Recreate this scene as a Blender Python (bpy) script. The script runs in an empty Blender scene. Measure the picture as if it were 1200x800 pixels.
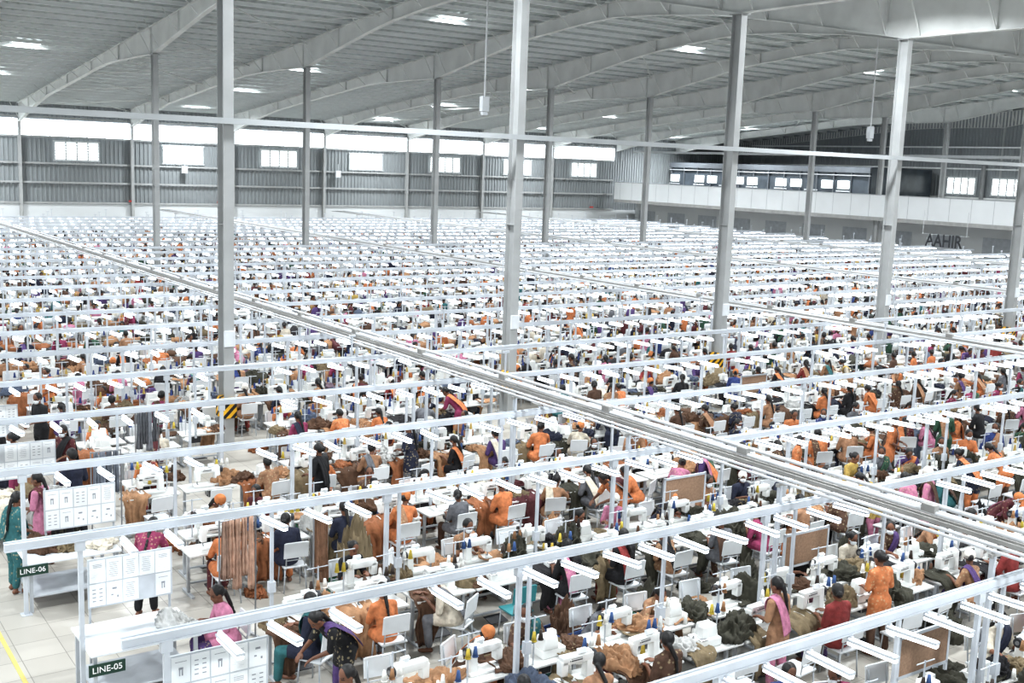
import bpy, bmesh, math, random
import numpy as np
from mathutils import Vector, Matrix, noise
random.seed(11); np.random.seed(5)
SC=bpy.context.scene; COL=SC.collection
# ------------------------------------------------------------------ camera model
H=7.2; FPX=1310.0; AL=math.radians(34.9); TH=math.radians(8.85); RO=math.radians(2.1)
sa,ca=math.sin(AL),math.cos(AL)
def proj(X,Y,z):
    F=X*sa+Y*ca; R=X*ca-Y*sa; d=H-z
    fw=F*math.cos(TH)+d*math.sin(TH); vd=d*math.cos(TH)-F*math.sin(TH)
    if fw<0.5: return (-9e3,-9e3,fw)
    u=FPX*R/fw; v=FPX*vd/fw
    return (600+u*math.cos(RO)-v*math.sin(RO), 400+u*math.sin(RO)+v*math.cos(RO), fw)
def seen(X,Y,z,mx=70,my=110):
    a,b,f=proj(X,Y,z); return f>1 and -mx<a<1200+mx and -60<b<800+my
# ------------------------------------------------------------------ materials
def lin(c):
    o=[]
    for v in c[:3]:
        v=v/255.0; o.append(v/12.92 if v<=.04045 else ((v+.055)/1.055)**2.4)
    return (o[0],o[1],o[2],1)
def mat(name,col,rough=.6,metal=0,nscale=3.0,namt=.12,bump=0,bscale=40,objcol=False,emit=0,rand=0,print_=False):
    m=bpy.data.materials.new(name); m.use_nodes=True; nt=m.node_tree; N=nt.nodes; L=nt.links
    b=N['Principled BSDF']; b.inputs['Roughness'].default_value=rough; b.inputs['Metallic'].default_value=metal
    tc=N.new('ShaderNodeTexCoord'); nz=N.new('ShaderNodeTexNoise'); nz.inputs['Scale'].default_value=nscale; nz.inputs['Detail'].default_value=4
    L.new(tc.outputs['Object'],nz.inputs['Vector'])
    mr=N.new('ShaderNodeMapRange'); mr.inputs['To Min'].default_value=1-namt; mr.inputs['To Max'].default_value=1+namt
    mr.inputs['From Min'].default_value=.3; mr.inputs['From Max'].default_value=.7
    L.new(nz.outputs['Fac'],mr.inputs['Value'])
    mx=N.new('ShaderNodeVectorMath'); mx.operation='SCALE'
    if objcol or rand:
        oi=N.new('ShaderNodeObjectInfo')
    if objcol: L.new(oi.outputs['Color'],mx.inputs[0])
    else: mx.inputs[0].default_value=lin(col)[:3]
    src=mr.outputs[0]
    if rand:
        r2=N.new('ShaderNodeMapRange'); r2.inputs['To Min'].default_value=1-rand; r2.inputs['To Max'].default_value=1+rand
        L.new(oi.outputs['Random'],r2.inputs['Value']); mm=N.new('ShaderNodeMath'); mm.operation='MULTIPLY'
        L.new(src,mm.inputs[0]); L.new(r2.outputs[0],mm.inputs[1]); src=mm.outputs[0]
    L.new(src,mx.inputs['Scale']); outc=mx.outputs[0]
    if print_:
        vo=N.new('ShaderNodeTexVoronoi'); vo.inputs['Scale'].default_value=17; L.new(tc.outputs['Object'],vo.inputs['Vector'])
        lt=N.new('ShaderNodeMath');lt.operation='LESS_THAN';lt.inputs[1].default_value=.28;L.new(vo.outputs['Distance'],lt.inputs[0])
        gt=N.new('ShaderNodeMath');gt.operation='GREATER_THAN';gt.inputs[1].default_value=.6;L.new(oi.outputs['Random'],gt.inputs[0])
        ml=N.new('ShaderNodeMath');ml.operation='MULTIPLY';L.new(lt.outputs[0],ml.inputs[0]);L.new(gt.outputs[0],ml.inputs[1])
        m3=N.new('ShaderNodeMath');m3.operation='MULTIPLY';m3.inputs[1].default_value=.4;L.new(ml.outputs[0],m3.inputs[0])
        mi=N.new('ShaderNodeMix');mi.data_type='RGBA';mi.inputs['B'].default_value=lin((200,184,146));L.new(m3.outputs[0],mi.inputs['Factor']);L.new(outc,mi.inputs['A']);outc=mi.outputs['Result']
    L.new(outc,b.inputs['Base Color'])
    if bump:
        n2=N.new('ShaderNodeTexNoise'); n2.inputs['Scale'].default_value=bscale; L.new(tc.outputs['Object'],n2.inputs['Vector'])
        bp=N.new('ShaderNodeBump'); bp.inputs['Strength'].default_value=bump; bp.inputs['Distance'].default_value=.02
        L.new(n2.outputs['Fac'],bp.inputs['Height']); L.new(bp.outputs[0],b.inputs['Normal'])
    if emit:
        L.new(outc,b.inputs['Emission Color']); b.inputs['Emission Strength'].default_value=emit
        m.cycles.emission_sampling='NONE'
    return m
M={}
M['rail']=mat('painted_rail',(192,197,203),.45,0,2,.08)
M['steel']=mat('steel_tube',(150,152,155),.35,.6,6,.1)
M['dark']=mat('dark_metal',(55,56,60),.45,.3,6,.15)
M['col']=mat('column_paint',(168,170,170),.6,0,1.3,.1)
M['rafter']=mat('rafter_paint',(208,210,208),.6,0,.8,.10)
M['tie']=mat('tie_paint',(176,180,182),.6,0,.8,.08)
M['purlin']=mat('purlin_galvanised',(238,241,240),.5,.0,1,.06)
M['roof']=mat('roof_sheet',(176,183,182),.6,.0,.4,.05)
M['wallg']=mat('wall_sheet_grey',(142,147,149),.6,.05,.3,.08)
M['wallw']=mat('wall_paint_white',(210,214,216),.7,0,.3,.05)
M['wallw2']=mat('parapet_white',(234,237,238),.6,0,.5,.03)
M['tray']=mat('galvanised_tray',(160,159,156),.45,.2,3,.15)
M['pipe']=mat('grey_conduit',(202,204,206),.4,.1,3,.1)
M['glow']=mat('lamp_glow',(244,250,255),.4,0,1,.01,emit=2.6)
M['sky']=mat('translucent_daylight',(243,250,255),.4,0,1.2,.08,emit=3.6)
M['win']=mat('daylit_louvre',(238,246,246),.4,0,3,.1,emit=1.9)
M['winframe']=mat('window_frame',(185,188,190),.5)
M['glassd']=mat('dark_office_glass',(72,79,86),.25,0,.6,.3)
M['dark2']=mat('office_frame_grey',(98,103,108),.6,0,1,.1)
M['machine']=mat('machine_enamel',(236,238,236),.35,0,5,.05)
M['top']=mat('table_laminate',(214,215,213),.35,0,2,.08)
M['plast']=mat('white_plastic',(218,222,225),.4,0,4,.05)
M['teal']=mat('teal_plastic',(62,138,144),.4,0,4,.05)
M['legs']=mat('painted_leg',(178,183,188),.45,.1,4,.08)
M['skin']=mat('skin',(116,77,57),.55,0,8,.1,rand=.2)
M['eye']=mat('eye_dark',(25,18,16),.3)
M['lip']=mat('lips',(120,58,50),.5)
M['hair']=mat('black_hair',(16,14,14),.45,0,60,.4,bump=.3,bscale=90)
M['cloth']=mat('cloth_dyed',(200,100,60),.85,0,14,.22,bump=.6,bscale=20,objcol=True,print_=True)
M['fab']=mat('fabric_loose',(200,100,60),.9,0,9,.22,bump=.9,bscale=14,objcol=True)
M['spool']=mat('thread_spool',(200,200,60),.7,0,40,.1,objcol=True)
M['cork']=mat('cork',(150,122,100),.9,0,30,.15)
M['green']=mat('green_plastic',(34,98,74),.5)
M['bluep']=mat('blue_plastic',(50,76,130),.5)
M['red']=mat('red_sign',(170,60,54),.5,emit=.15)
M['signg']=mat('dark_green_sign',(22,58,46),.5)
M['ink']=mat('black_letters',(44,47,52),.6)
M['print']=mat('printed_ink',(150,153,160),.7,0,20,.3)
M['boardg']=mat('board_backing',(196,201,206),.6)
M['panelg']=mat('wall_panel_grey',(176,182,188),.6)
M['whitep']=mat('white_letters',(240,240,240),.6)
M['yellow']=mat('yellow_floor_paint',(200,184,108),.6,0,4,.15)
M['slab']=mat('concrete_slab',(170,170,168),.8)
def haz():
    m=bpy.data.materials.new('hazard_stripes'); m.use_nodes=True; nt=m.node_tree;N=nt.nodes;L=nt.links;b=N['Principled BSDF']
    tc=N.new('ShaderNodeTexCoord'); s=N.new('ShaderNodeSeparateXYZ'); L.new(tc.outputs['Object'],s.inputs[0])
    a=N.new('ShaderNodeMath');a.operation='SUBTRACT';L.new(s.outputs['Z'],a.inputs[0]);L.new(s.outputs['X'],a.inputs[1])
    a2=N.new('ShaderNodeMath');a2.operation='ADD';L.new(a.outputs[0],a2.inputs[0]);L.new(s.outputs['Y'],a2.inputs[1])
    k=N.new('ShaderNodeMath');k.operation='MULTIPLY';k.inputs[1].default_value=4.2;L.new(a2.outputs[0],k.inputs[0])
    f=N.new('ShaderNodeMath');f.operation='FRACT';L.new(k.outputs[0],f.inputs[0])
    g=N.new('ShaderNodeMath');g.operation='GREATER_THAN';g.inputs[1].default_value=.5;L.new(f.outputs[0],g.inputs[0])
    mx=N.new('ShaderNodeMix');mx.data_type='RGBA';mx.inputs['A'].default_value=lin((238,182,36));mx.inputs['B'].default_value=lin((26,24,24))
    L.new(g.outputs[0],mx.inputs['Factor']);L.new(mx.outputs['Result'],b.inputs['Base Color']);return m
M['haz']=haz()
def brickmat(name,c1,c2,cm,w,h,mort,plane='XY',rough=.4,bias=0):
    m=bpy.data.materials.new(name); m.use_nodes=True; nt=m.node_tree;N=nt.nodes;L=nt.links;b=N['Principled BSDF']
    b.inputs['Roughness'].default_value=rough
    tc=N.new('ShaderNodeTexCoord'); s=N.new('ShaderNodeSeparateXYZ'); c=N.new('ShaderNodeCombineXYZ'); L.new(tc.outputs['Object'],s.inputs[0])
    L.new(s.outputs[plane[0]],c.inputs[0]);L.new(s.outputs[plane[1]],c.inputs[1])
    t=N.new('ShaderNodeTexBrick'); t.offset=0 if plane=='XY' else .37; t.inputs['Scale'].default_value=1
    t.inputs['Brick Width'].default_value=w;t.inputs['Row Height'].default_value=h;t.inputs['Mortar Size'].default_value=mort;t.inputs['Bias'].default_value=bias
    t.inputs['Color1'].default_value=lin(c1);t.inputs['Color2'].default_value=lin(c2);t.inputs['Mortar'].default_value=lin(cm)
    L.new(c.outputs[0],t.inputs['Vector']);L.new(t.outputs['Color'],b.inputs['Base Color']);return m
M['floor']=brickmat('floor_tiles',(182,178,170),(172,168,160),(130,126,120),.6,.6,.006,'XY',.35)
M['paper']=brickmat('printed_paper',(240,242,242),(190,194,198),(240,242,242),.07,.022,.007,'XZ',.7,-.6)
def mute(c,k=.14,d=.95):
    l=.3*c[0]+.59*c[1]+.11*c[2]; return tuple((v+(l-v)*k)*d for v in c)
PAL=[('orange',(214,124,70),11),('tan',(172,126,92),8),('magenta',(156,52,94),2),('pink',(204,124,156),3),('purple',(88,62,122),4),
('teal',(44,108,112),2),('navy',(32,38,62),5),('black',(28,28,32),8),('maroon',(96,38,44),3),('brown',(92,64,48),7),('green',(48,88,66),2),
('yellow',(198,166,80),2),('cream',(204,194,176),3),('grey',(108,110,116),4),('royal blue',(50,70,136),2),('red',(148,50,48),1)]
PAL=[(n,mute(c),w) for n,c,w in PAL]
PMATS=[mat('cloth_'+n.replace(' ','_'),c,.85,0,14,.16) for n,c,w in PAL]
FPAL=[('tan',(168,130,98),7),('dark olive',(60,59,49),8),('khaki',(122,108,84),5),('brown',(90,66,50),6),('navy',(38,42,58),3),('light grey',(180,180,178),4),('black',(34,33,36),6),('cream',(214,207,192),2),('maroon',(88,46,50),1),('denim blue',(84,94,112),2),('mauve',(138,118,130),1),('rust',(146,94,62),3)]
FMATS=[mat('fabric_'+n.replace(' ','_'),c,.9,0,14,.18) for n,c,w in FPAL]
def pick(p): return random.choices(range(len(p)),[q[2] for q in p])[0]
# ------------------------------------------------------------------ mesh builder
class MB:
    def __init__(s): s.V=[];s.F=[];s.M=[]
    def add(s,vs,fs,m=0):
        o=len(s.V); s.V+=[tuple(v) for v in vs]; s.F+=[tuple(o+i for i in f) for f in fs]; s.M+=[m]*len(fs)
    def box(s,c,d,m=0,R=None,tp=(1,1)):
        vs=[]
        for z in (-.5,.5):
            k=tp if z>0 else (1,1)
            for x,y in ((-.5,-.5),(.5,-.5),(.5,.5),(-.5,.5)):
                v=Vector((x*d[0]*k[0],y*d[1]*k[1],z*d[2]))
                if R is not None: v=R@v
                vs.append(v+Vector(c))
        s.add(vs,[(3,2,1,0),(4,5,6,7),(0,1,5,4),(1,2,6,5),(2,3,7,6),(3,0,4,7)],m)
    def cyl(s,p0,p1,r0,r1=None,n=10,m=0):
        if r1 is None:r1=r0
        p0=Vector(p0);p1=Vector(p1);d=(p1-p0).normalized(); a=d.orthogonal().normalized(); b=d.cross(a)
        vs=[]
        for p,r in ((p0,r0),(p1,r1)):
            for i in range(n):
                t=2*math.pi*i/n; vs.append(p+a*math.cos(t)*r+b*math.sin(t)*r)
        fs=[(i,(i+1)%n,n+(i+1)%n,n+i) for i in range(n)]+[tuple(range(n-1,-1,-1)),tuple(range(n,2*n))]
        s.add(vs,fs,m)
    def ell(s,c,r,seg=14,rings=9,m=0,R=None):
        vs=[];c=Vector(c)
        def P(v):
            v=Vector(v)
            if R is not None:v=R@v
            return v+c
        vs.append(P((0,0,r[2])))
        for i in range(1,rings):
            t=math.pi*i/rings
            for j in range(seg):
                q=2*math.pi*j/seg; vs.append(P((r[0]*math.sin(t)*math.cos(q),r[1]*math.sin(t)*math.sin(q),r[2]*math.cos(t))))
        vs.append(P((0,0,-r[2])))
        fs=[(0,1+j,1+(j+1)%seg) for j in range(seg)]
        for i in range(rings-2):
            for j in range(seg):
                a=1+i*seg+j;b=1+i*seg+(j+1)%seg; fs.append((a,a+seg,b+seg,b))
        l=len(vs)-1; o=1+(rings-2)*seg
        fs+=[(l,o+(j+1)%seg,o+j) for j in range(seg)]
        s.add(vs,fs,m)
    def cap(s,p0,p1,r0,r1,n=10):
        s.cyl(p0,p1,r0,r1,n); s.ell(p0,(r0,)*3,n,6); s.ell(p1,(r1,)*3,n,6)
    def mesh(s,name,mats,bev=0,smooth=False):
        me=bpy.data.meshes.new(name); me.from_pydata(s.V,[],s.F)
        for m in mats: me.materials.append(m)
        me.polygons.foreach_set('material_index',s.M)
        if bev:
            b=bmesh.new();b.from_mesh(me); es=[e for e in b.edges if len(e.link_faces)==2 and e.calc_face_angle(0)>.6]
            bmesh.ops.bevel(b,geom=es,offset=bev,segments=2,affect='EDGES',profile=.6); b.to_mesh(me);b.free()
        if smooth: me.polygons.foreach_set('use_smooth',[True]*len(me.polygons))
        me.update(); return me
def tpl(me):
    V=np.empty(len(me.vertices)*3,'f');me.vertices.foreach_get('co',V)
    L=np.empty(len(me.loops),'i');me.loops.foreach_get('vertex_index',L)
    C=np.empty(len(me.polygons),'i');me.polygons.foreach_get('loop_total',C)
    K=np.empty(len(me.polygons),'i');me.polygons.foreach_get('material_index',K)
    return [V.reshape(-1,3),L,C,K]
def join_tpl(ts,ks=None):
    Vs=[];Ls=[];Cs=[];Ks=[];o=0
    for i,t in enumerate(ts):
        Vs.append(t[0]);Ls.append(t[1]+o);Cs.append(t[2]);Ks.append(t[3] if ks is None or ks[i] is None else np.full_like(t[3],ks[i]));o+=len(t[0])
    return [np.concatenate(Vs),np.concatenate(Ls),np.concatenate(Cs),np.concatenate(Ks)]
def merge(name,groups,mats,smooth=False):
    VV=[];LL=[];CC=[];KK=[];o=0
    for t,inst in groups:
        if not inst: continue
        A=np.array([i[:5] for i in inst],'f'); OA=np.array([i[5] for i in inst],'i');OB=np.array([i[6] for i in inst],'i')
        n=len(t[0]);N=len(inst);c=np.cos(A[:,3])[:,None];s=np.sin(A[:,3])[:,None];sc=A[:,4][:,None]
        x=t[0][None,:,0];y=t[0][None,:,1];z=t[0][None,:,2]
        W=np.stack([(c*x-s*y)*sc+A[:,0][:,None],(s*x+c*y)*sc+A[:,1][:,None],z*sc+A[:,2][:,None]],-1).reshape(-1,3)
        VV.append(W); LL.append((t[1][None,:]+(np.arange(N)*n)[:,None]+o).ravel()); CC.append(np.tile(t[2],N))
        k=np.tile(t[3],(N,1)); k=np.where(k==100,OA[:,None],k); k=np.where(k==200,OB[:,None],k); KK.append(k.ravel()); o+=n*N
    V=np.concatenate(VV).astype('f');L=np.concatenate(LL).astype('i');C=np.concatenate(CC);K=np.concatenate(KK).astype('i')
    me=bpy.data.meshes.new(name); me.vertices.add(len(V));me.vertices.foreach_set('co',V.ravel())
    me.loops.add(len(L));me.loops.foreach_set('vertex_index',L)
    me.polygons.add(len(C)); st=np.concatenate([[0],np.cumsum(C)[:-1]]).astype('i'); me.polygons.foreach_set('loop_start',st)
    for m in mats: me.materials.append(m)
    me.polygons.foreach_set('material_index',K)
    if smooth: me.polygons.foreach_set('use_smooth',np.ones(len(C),'?'))
    me.update(calc_edges=True); return me
def ob(name,me,loc=(0,0,0),rz=0,parent=None,label=None,cat=None,group=None,kind=None,color=None,scale=None,R=None):
    o=bpy.data.objects.new(name,me); COL.objects.link(o); o.location=loc
    if R is not None: o.rotation_euler=R
    elif rz: o.rotation_euler=(0,0,rz)
    if scale: o.scale=(scale,)*3
    if parent is not None: o.parent=parent
    if label:o['label']=label
    if cat:o['category']=cat
    if group:o['group']=group
    if kind:o['kind']=kind
    if color is not None:o.color=lin(color)
    return o
def blob(mb,name,voxel,smooth=2,fac=.5,dec=None,disp=0,mats=()):
    me=mb.mesh('t',[]); o=bpy.data.objects.new('t',me); COL.objects.link(o)
    m=o.modifiers.new('r','REMESH');m.mode='VOXEL';m.voxel_size=voxel;m.use_smooth_shade=True
    if smooth: q=o.modifiers.new('s','SMOOTH');q.iterations=smooth;q.factor=fac
    if dec: q=o.modifiers.new('d','DECIMATE');q.ratio=dec
    dg=bpy.context.evaluated_depsgraph_get(); r=bpy.data.meshes.new_from_object(o.evaluated_get(dg)); r.name=name
    bpy.data.objects.remove(o); bpy.data.meshes.remove(me)
    if disp:
        for v in r.vertices:
            n=noise.noise(Vector((v.co.x*9,v.co.y*9,v.co.z*5)))+.5*noise.noise(v.co*22)
            v.co+=v.normal*n*disp
    r.materials.clear()
    for k in mats:r.materials.append(k)
    r.polygons.foreach_set('material_index',[0]*len(r.polygons))
    r.polygons.foreach_set('use_smooth',[True]*len(r.polygons)); r.update()
    return r
# ------------------------------------------------------------------ people
def V3(*a): return Vector(a)
def pose(kind):
    if kind=='sit':
        P=dict(pel=V3(0,0,.55),bel=V3(0,.02,.68),che=V3(0,.065,.85),shc=V3(0,.10,.98),neck=V3(0,.13,1.05),head=V3(0,.165,1.165),hp=.45,hy=0,
        sh=[V3(s*.155,.09,.96) for s in(-1,1)],el=[V3(s*.215,.15,.72) for s in(-1,1)],wr=[V3(s*.13,.35,.805) for s in(-1,1)],
        hip=[V3(s*.09,.02,.53) for s in(-1,1)],kn=[V3(s*.12,.42,.52) for s in(-1,1)],an=[V3(s*.11,.40,.09) for s in(-1,1)])
    if kind=='lean':
        P=dict(pel=V3(0,0,.55),bel=V3(0,.05,.67),che=V3(0,.15,.81),shc=V3(0,.22,.91),neck=V3(0,.26,.965),head=V3(.01,.32,1.06),hp=.7,hy=.25,
        sh=[V3(-.155,.20,.90),V3(.15,.22,.89)],el=[V3(-.24,.20,.68),V3(.23,.33,.73)],wr=[V3(-.10,.40,.80),V3(.16,.52,.815)],
        hip=[V3(s*.09,.02,.53) for s in(-1,1)],kn=[V3(-.13,.40,.52),V3(.11,.42,.52)],an=[V3(-.12,.36,.09),V3(.11,.46,.09)])
    if kind=='upright':
        P=dict(pel=V3(0,0,.55),bel=V3(0,0,.69),che=V3(0,.02,.87),shc=V3(0,.03,1.01),neck=V3(0,.04,1.08),head=V3(-.01,.06,1.195),hp=.1,hy=-.5,
        sh=[V3(s*.155,.03,.99) for s in(-1,1)],el=[V3(-.21,.06,.745),V3(.22,.08,.75)],wr=[V3(-.12,.27,.80),V3(.05,.28,.84)],
        hip=[V3(s*.09,.02,.53) for s in(-1,1)],kn=[V3(-.13,.42,.52),V3(.12,.42,.52)],an=[V3(-.12,.45,.09),V3(.13,.35,.09)])
    if kind=='reach':
        P=dict(pel=V3(0,0,.55),bel=V3(.02,.03,.68),che=V3(.05,.09,.84),shc=V3(.08,.13,.97),neck=V3(.10,.16,1.04),head=V3(.13,.19,1.15),hp=.3,hy=-.9,
        sh=[V3(-.08,.14,.96),V3(.23,.11,.94)],el=[V3(-.16,.22,.73),V3(.36,.26,.79)],wr=[V3(-.06,.40,.80),V3(.40,.46,.82)],
        hip=[V3(s*.09,.02,.53) for s in(-1,1)],kn=[V3(-.10,.42,.52),V3(.15,.41,.52)],an=[V3(-.13,.33,.09),V3(.13,.43,.09)])
    if kind=='stand':
        P=dict(pel=V3(0,0,.88),bel=V3(0,.01,1.0),che=V3(0,.03,1.17),shc=V3(0,.04,1.31),neck=V3(0,.05,1.375),head=V3(0,.08,1.485),hp=.35,hy=.1,
        sh=[V3(s*.16,.03,1.29) for s in(-1,1)],el=[V3(-.22,.05,1.05),V3(.22,.02,1.05)],wr=[V3(-.12,.26,1.02),V3(.14,.22,.96)],
        hip=[V3(s*.09,0,.85) for s in(-1,1)],kn=[V3(-.10,.04,.47),V3(.11,.0,.47)],an=[V3(-.10,.02,.085),V3(.12,-.06,.085)])
    if kind=='bend':
        P=dict(pel=V3(0,-.08,.87),bel=V3(0,-.01,.97),che=V3(0,.12,1.09),shc=V3(0,.22,1.17),neck=V3(0,.27,1.21),head=V3(0,.35,1.29),hp=.9,hy=0,
        sh=[V3(s*.16,.20,1.16) for s in(-1,1)],el=[V3(-.21,.26,.93),V3(.22,.30,.94)],wr=[V3(-.10,.44,.84),V3(.14,.48,.85)],
        hip=[V3(s*.09,-.07,.84) for s in(-1,1)],kn=[V3(-.10,.0,.46),V3(.11,-.03,.46)],an=[V3(-.10,-.08,.085),V3(.12,-.02,.085)])
    return P
def head_R(P): return Matrix.Rotation(P['hy'],3,'Z')@Matrix.Rotation(-P['hp'],3,'X')
def spine(mb,P,g,lowz=True):
    def e(a,b,r,k=.5):
        d=(b-a).normalized()
        x=Vector((1,0,0)); y=d.cross(x).normalized(); x=y.cross(d).normalized(); R=Matrix((x,y,d)).transposed()
        mb.ell(a.lerp(b,k),r,16,10,0,R)
    e(P['pel'],P['bel'],(.155+g,.115+g,.13+g),.1)
    e(P['pel'],P['che'],(.125+g,.095+g,.17+g),.55)
    e(P['bel'],P['shc'],(.15+g,.10+g,.17+g),.62)
    mb.cap(P['sh'][0],P['shc'],.058+g,.065+g); mb.cap(P['sh'][1],P['shc'],.058+g,.065+g)
def body(P,vox):
    mb=MB(); spine(mb,P,0)
    mb.cap(P['shc'],P['neck'],.06,.045); mb.cap(P['neck'],P['head']-Vector((0,.02,.02)),.045,.045)
    R=head_R(P);hc=P['head']
    def he(c,r): mb.ell(hc+R@Vector(c),r,18,12,0,R)
    he((0,-.01,.03),(.075,.093,.098)); he((0,.027,-.045),(.054,.064,.068)); he((0,.092,-.012),(.012,.018,.02)); he((0,.086,.012),(.009,.014,.022))
    he((0,.085,-.052),(.024,.012,.009)); he((-.077,-.005,-.005),(.012,.02,.032)); he((.077,-.005,-.005),(.012,.02,.032)); he((0,.078,-.088),(.022,.018,.015))
    for i,s in enumerate((-1,1)):
        mb.cap(P['sh'][i],P['el'][i],.048,.037); mb.cap(P['el'][i],P['wr'][i],.038,.024)
        w=P['wr'][i]; d=(w-P['el'][i]).normalized(); d=(d+Vector((0,0,-.25))).normalized()
        l=d.cross(Vector((0,0,1))).normalized(); n=l.cross(d).normalized(); inn=-s
        l=l if l.x>0 else -l
        pc=w+d*.05; mb.ell(pc,(.038,.045,.016),12,8,0,Matrix((l,d,n)).transposed()); mb.cap(w,pc,.022,.018)
        for k,(of,ln) in enumerate(((-.03,.058),(-.01,.07),(.01,.074),(.03,.062))):
            if s>0: of=-of
            b=pc+d*.036+l*of; m1=b+d*ln*.5-n*.008; t=m1+d*ln*.42-n*.02
            mb.cap(b,m1,.0095,.009,8); mb.cap(m1,t,.009,.008,8)
        b=pc-d*.015+l*(inn*.034); m1=b+l*inn*.02+d*.03-n*.006; t=m1+d*.028+l*inn*.002
        mb.cap(b,m1,.012,.0105,8); mb.cap(m1,t,.0105,.009,8)
        mb.cap(P['hip'][i],P['kn'][i],.085,.055); mb.cap(P['kn'][i],P['an'][i],.054,.034)
        a=P['an'][i]; mb.cap(a-Vector((0,.03,.045)),a+Vector((s*.015,.13,-.058)),.038,.026)
        mb.ell(a+Vector((s*.01,.08,-.055)),(.042,.085,.03))
    r=blob(mb,'person_body',vox,2,.35,mats=(M['skin'],M['eye'],M['lip']))
    Ri=R.transposed()
    for p in r.polygons:
        q=Ri@(Vector(p.center)-hc)
        if q.y>.05:
            if (abs(abs(q.x)-.031)<.014 and abs(q.z-.012)<.008) or (abs(abs(q.x)-.031)<.02 and abs(q.z-.036)<.005): p.material_index=1
            elif abs(q.x)<.024 and abs(q.z+.052)<.009 and q.y>.08: p.material_index=2
    return r
def top(P,vox,long=True,sleeve=.95,dec=None,disp=.007):
    mb=MB(); spine(mb,P,.014)
    mb.cap(P['shc'],P['neck']-Vector((0,0,.03)),.075,.06)
    for i in(0,1):
        mb.cap(P['sh'][i],P['sh'][i].lerp(P['el'][i],sleeve),.068,.056)
        if long: mb.cap(P['hip'][i],P['hip'][i].lerp(P['kn'][i],.62),.112,.098)
    if long: mb.ell(P['pel']+Vector((0,-.01,-.02)),(.18,.145,.12)); mb.ell(P['pel'].lerp((P['kn'][0]+P['kn'][1])/2,.35),(.15,.13,.10))
    return blob(mb,'tunic',vox,3,.5,dec,disp,mats=(M['cloth'],))
def bottom(P,vox,dec=None,disp=.005):
    mb=MB(); mb.ell(P['pel']-Vector((0,0,.02)),(.165,.13,.11))
    for i in(0,1):
        mb.cap(P['hip'][i],P['kn'][i],.10,.078); mb.cap(P['kn'][i],P['an'][i]+Vector((0,0,.05)),.078,.062)
    return blob(mb,'trousers',vox,3,.5,dec,disp,mats=(M['cloth'],))
def hair(P,style,vox=.012,dec=None):
    mb=MB();R=head_R(P);hc=P['head']
    mb.ell(hc+R@Vector((0,-.024,.036)),(.085,.093,.100),18,12,0,R)
    if style=='bun': mb.ell(hc+R@Vector((0,-.13,.0)),(.045,.035,.045)); mb.ell(hc+R@Vector((0,-.10,-.01)),(.05,.04,.05))
    if style=='plait':
        a=hc+R@Vector((0,-.10,-.02)); b=P['shc']+Vector((.01,-.125,.0)); c=P['bel']+Vector((.02,-.13,.06))
        mb.cap(a,b,.034,.028)
        for k in range(5):
            q=b.lerp(c,k/4); mb.ell(q,(.027-.002*k,.022,.045))
        mb.cap(b,c,.022,.014)
    if style=='short': mb.ell(hc+R@Vector((0,-.04,.01)),(.078,.075,.08))
    return blob(mb,'hair',vox,1,.4,dec,mats=(M['hair'],))
def maskm(P):
    mb=MB();R=head_R(P); mb.ell(P['head']+R@Vector((0,.052,-.045)),(.060,.056,.050),14,10,0,R)
    mb.ell(P['head']+R@Vector((0,.088,-.02)),(.026,.026,.028),12,8,0,R)
    mb.box(P['head']+R@Vector((0,.01,-.02)),(.168,.05,.006),0,R)
    return mb.mesh('face_mask',[M['plast']],0,True)
def capm(P):
    mb=MB();R=head_R(P); mb.ell(P['head']+R@Vector((0,-.022,.045)),(.094,.102,.104),16,10,0,R)
    mb.ell(P['head']+R@Vector((0,-.022,.02)),(.097,.104,.03),16,8,0,R)
    return blob(mb,'head_cap',.014,1,.4,disp=.003,mats=(M['fab'],))
def scarf(P):
    pts=[P['pel']+Vector((.13,.13,.02)),P['bel']+Vector((.06,.15,.03)),P['che']+Vector((-.04,.15,.02)),P['sh'][0]+Vector((.05,.085,.075)),P['sh'][0]+Vector((.04,-.02,.095)),
         P['sh'][0]+Vector((.05,-.10,.02)),P['bel']+Vector((-.06,-.15,.06)),P['pel']+Vector((-.07,-.175,-.02))]
    mb=MB(); n=len(pts);vs=[]
    for i,p in enumerate(pts):
        w=.075 if i in(3,4,5) else .10
        for k in range(7):
            t=k/6*2-1; side=Vector((.92,0,.18)); vs.append(p+side*t*w+Vector((0,.012*math.sin(k*2.4+i)*(1 if i<4 else -1),.004*math.cos(k*3))))
    fs=[(i*7+k,i*7+k+1,(i+1)*7+k+1,(i+1)*7+k) for i in range(n-1) for k in range(6)]
    mb.add(vs,fs); me=mb.mesh('t',[]); o=bpy.data.objects.new('t',me);COL.objects.link(o)
    s=o.modifiers.new('a','SOLIDIFY');s.thickness=.01; s=o.modifiers.new('b','SUBSURF');s.levels=1
    r=bpy.data.meshes.new_from_object(o.evaluated_get(bpy.context.evaluated_depsgraph_get()));bpy.data.objects.remove(o)
    r.name='scarf'; r.materials.clear(); r.materials.append(M['cloth']); r.polygons.foreach_set('use_smooth',[True]*len(r.polygons));return r
POSES={}
for k in('sit','lean','upright','reach','stand','bend'):
    P=pose(k); POSES[k]=dict(body=body(P,.0098),top=top(P,.018),bottom=bottom(P,.02),mask=maskm(P),cap=capm(P),scarf=scarf(P),
        hair={s:hair(P,s) for s in('bun','plait','short')})
LOWP=[]
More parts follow.
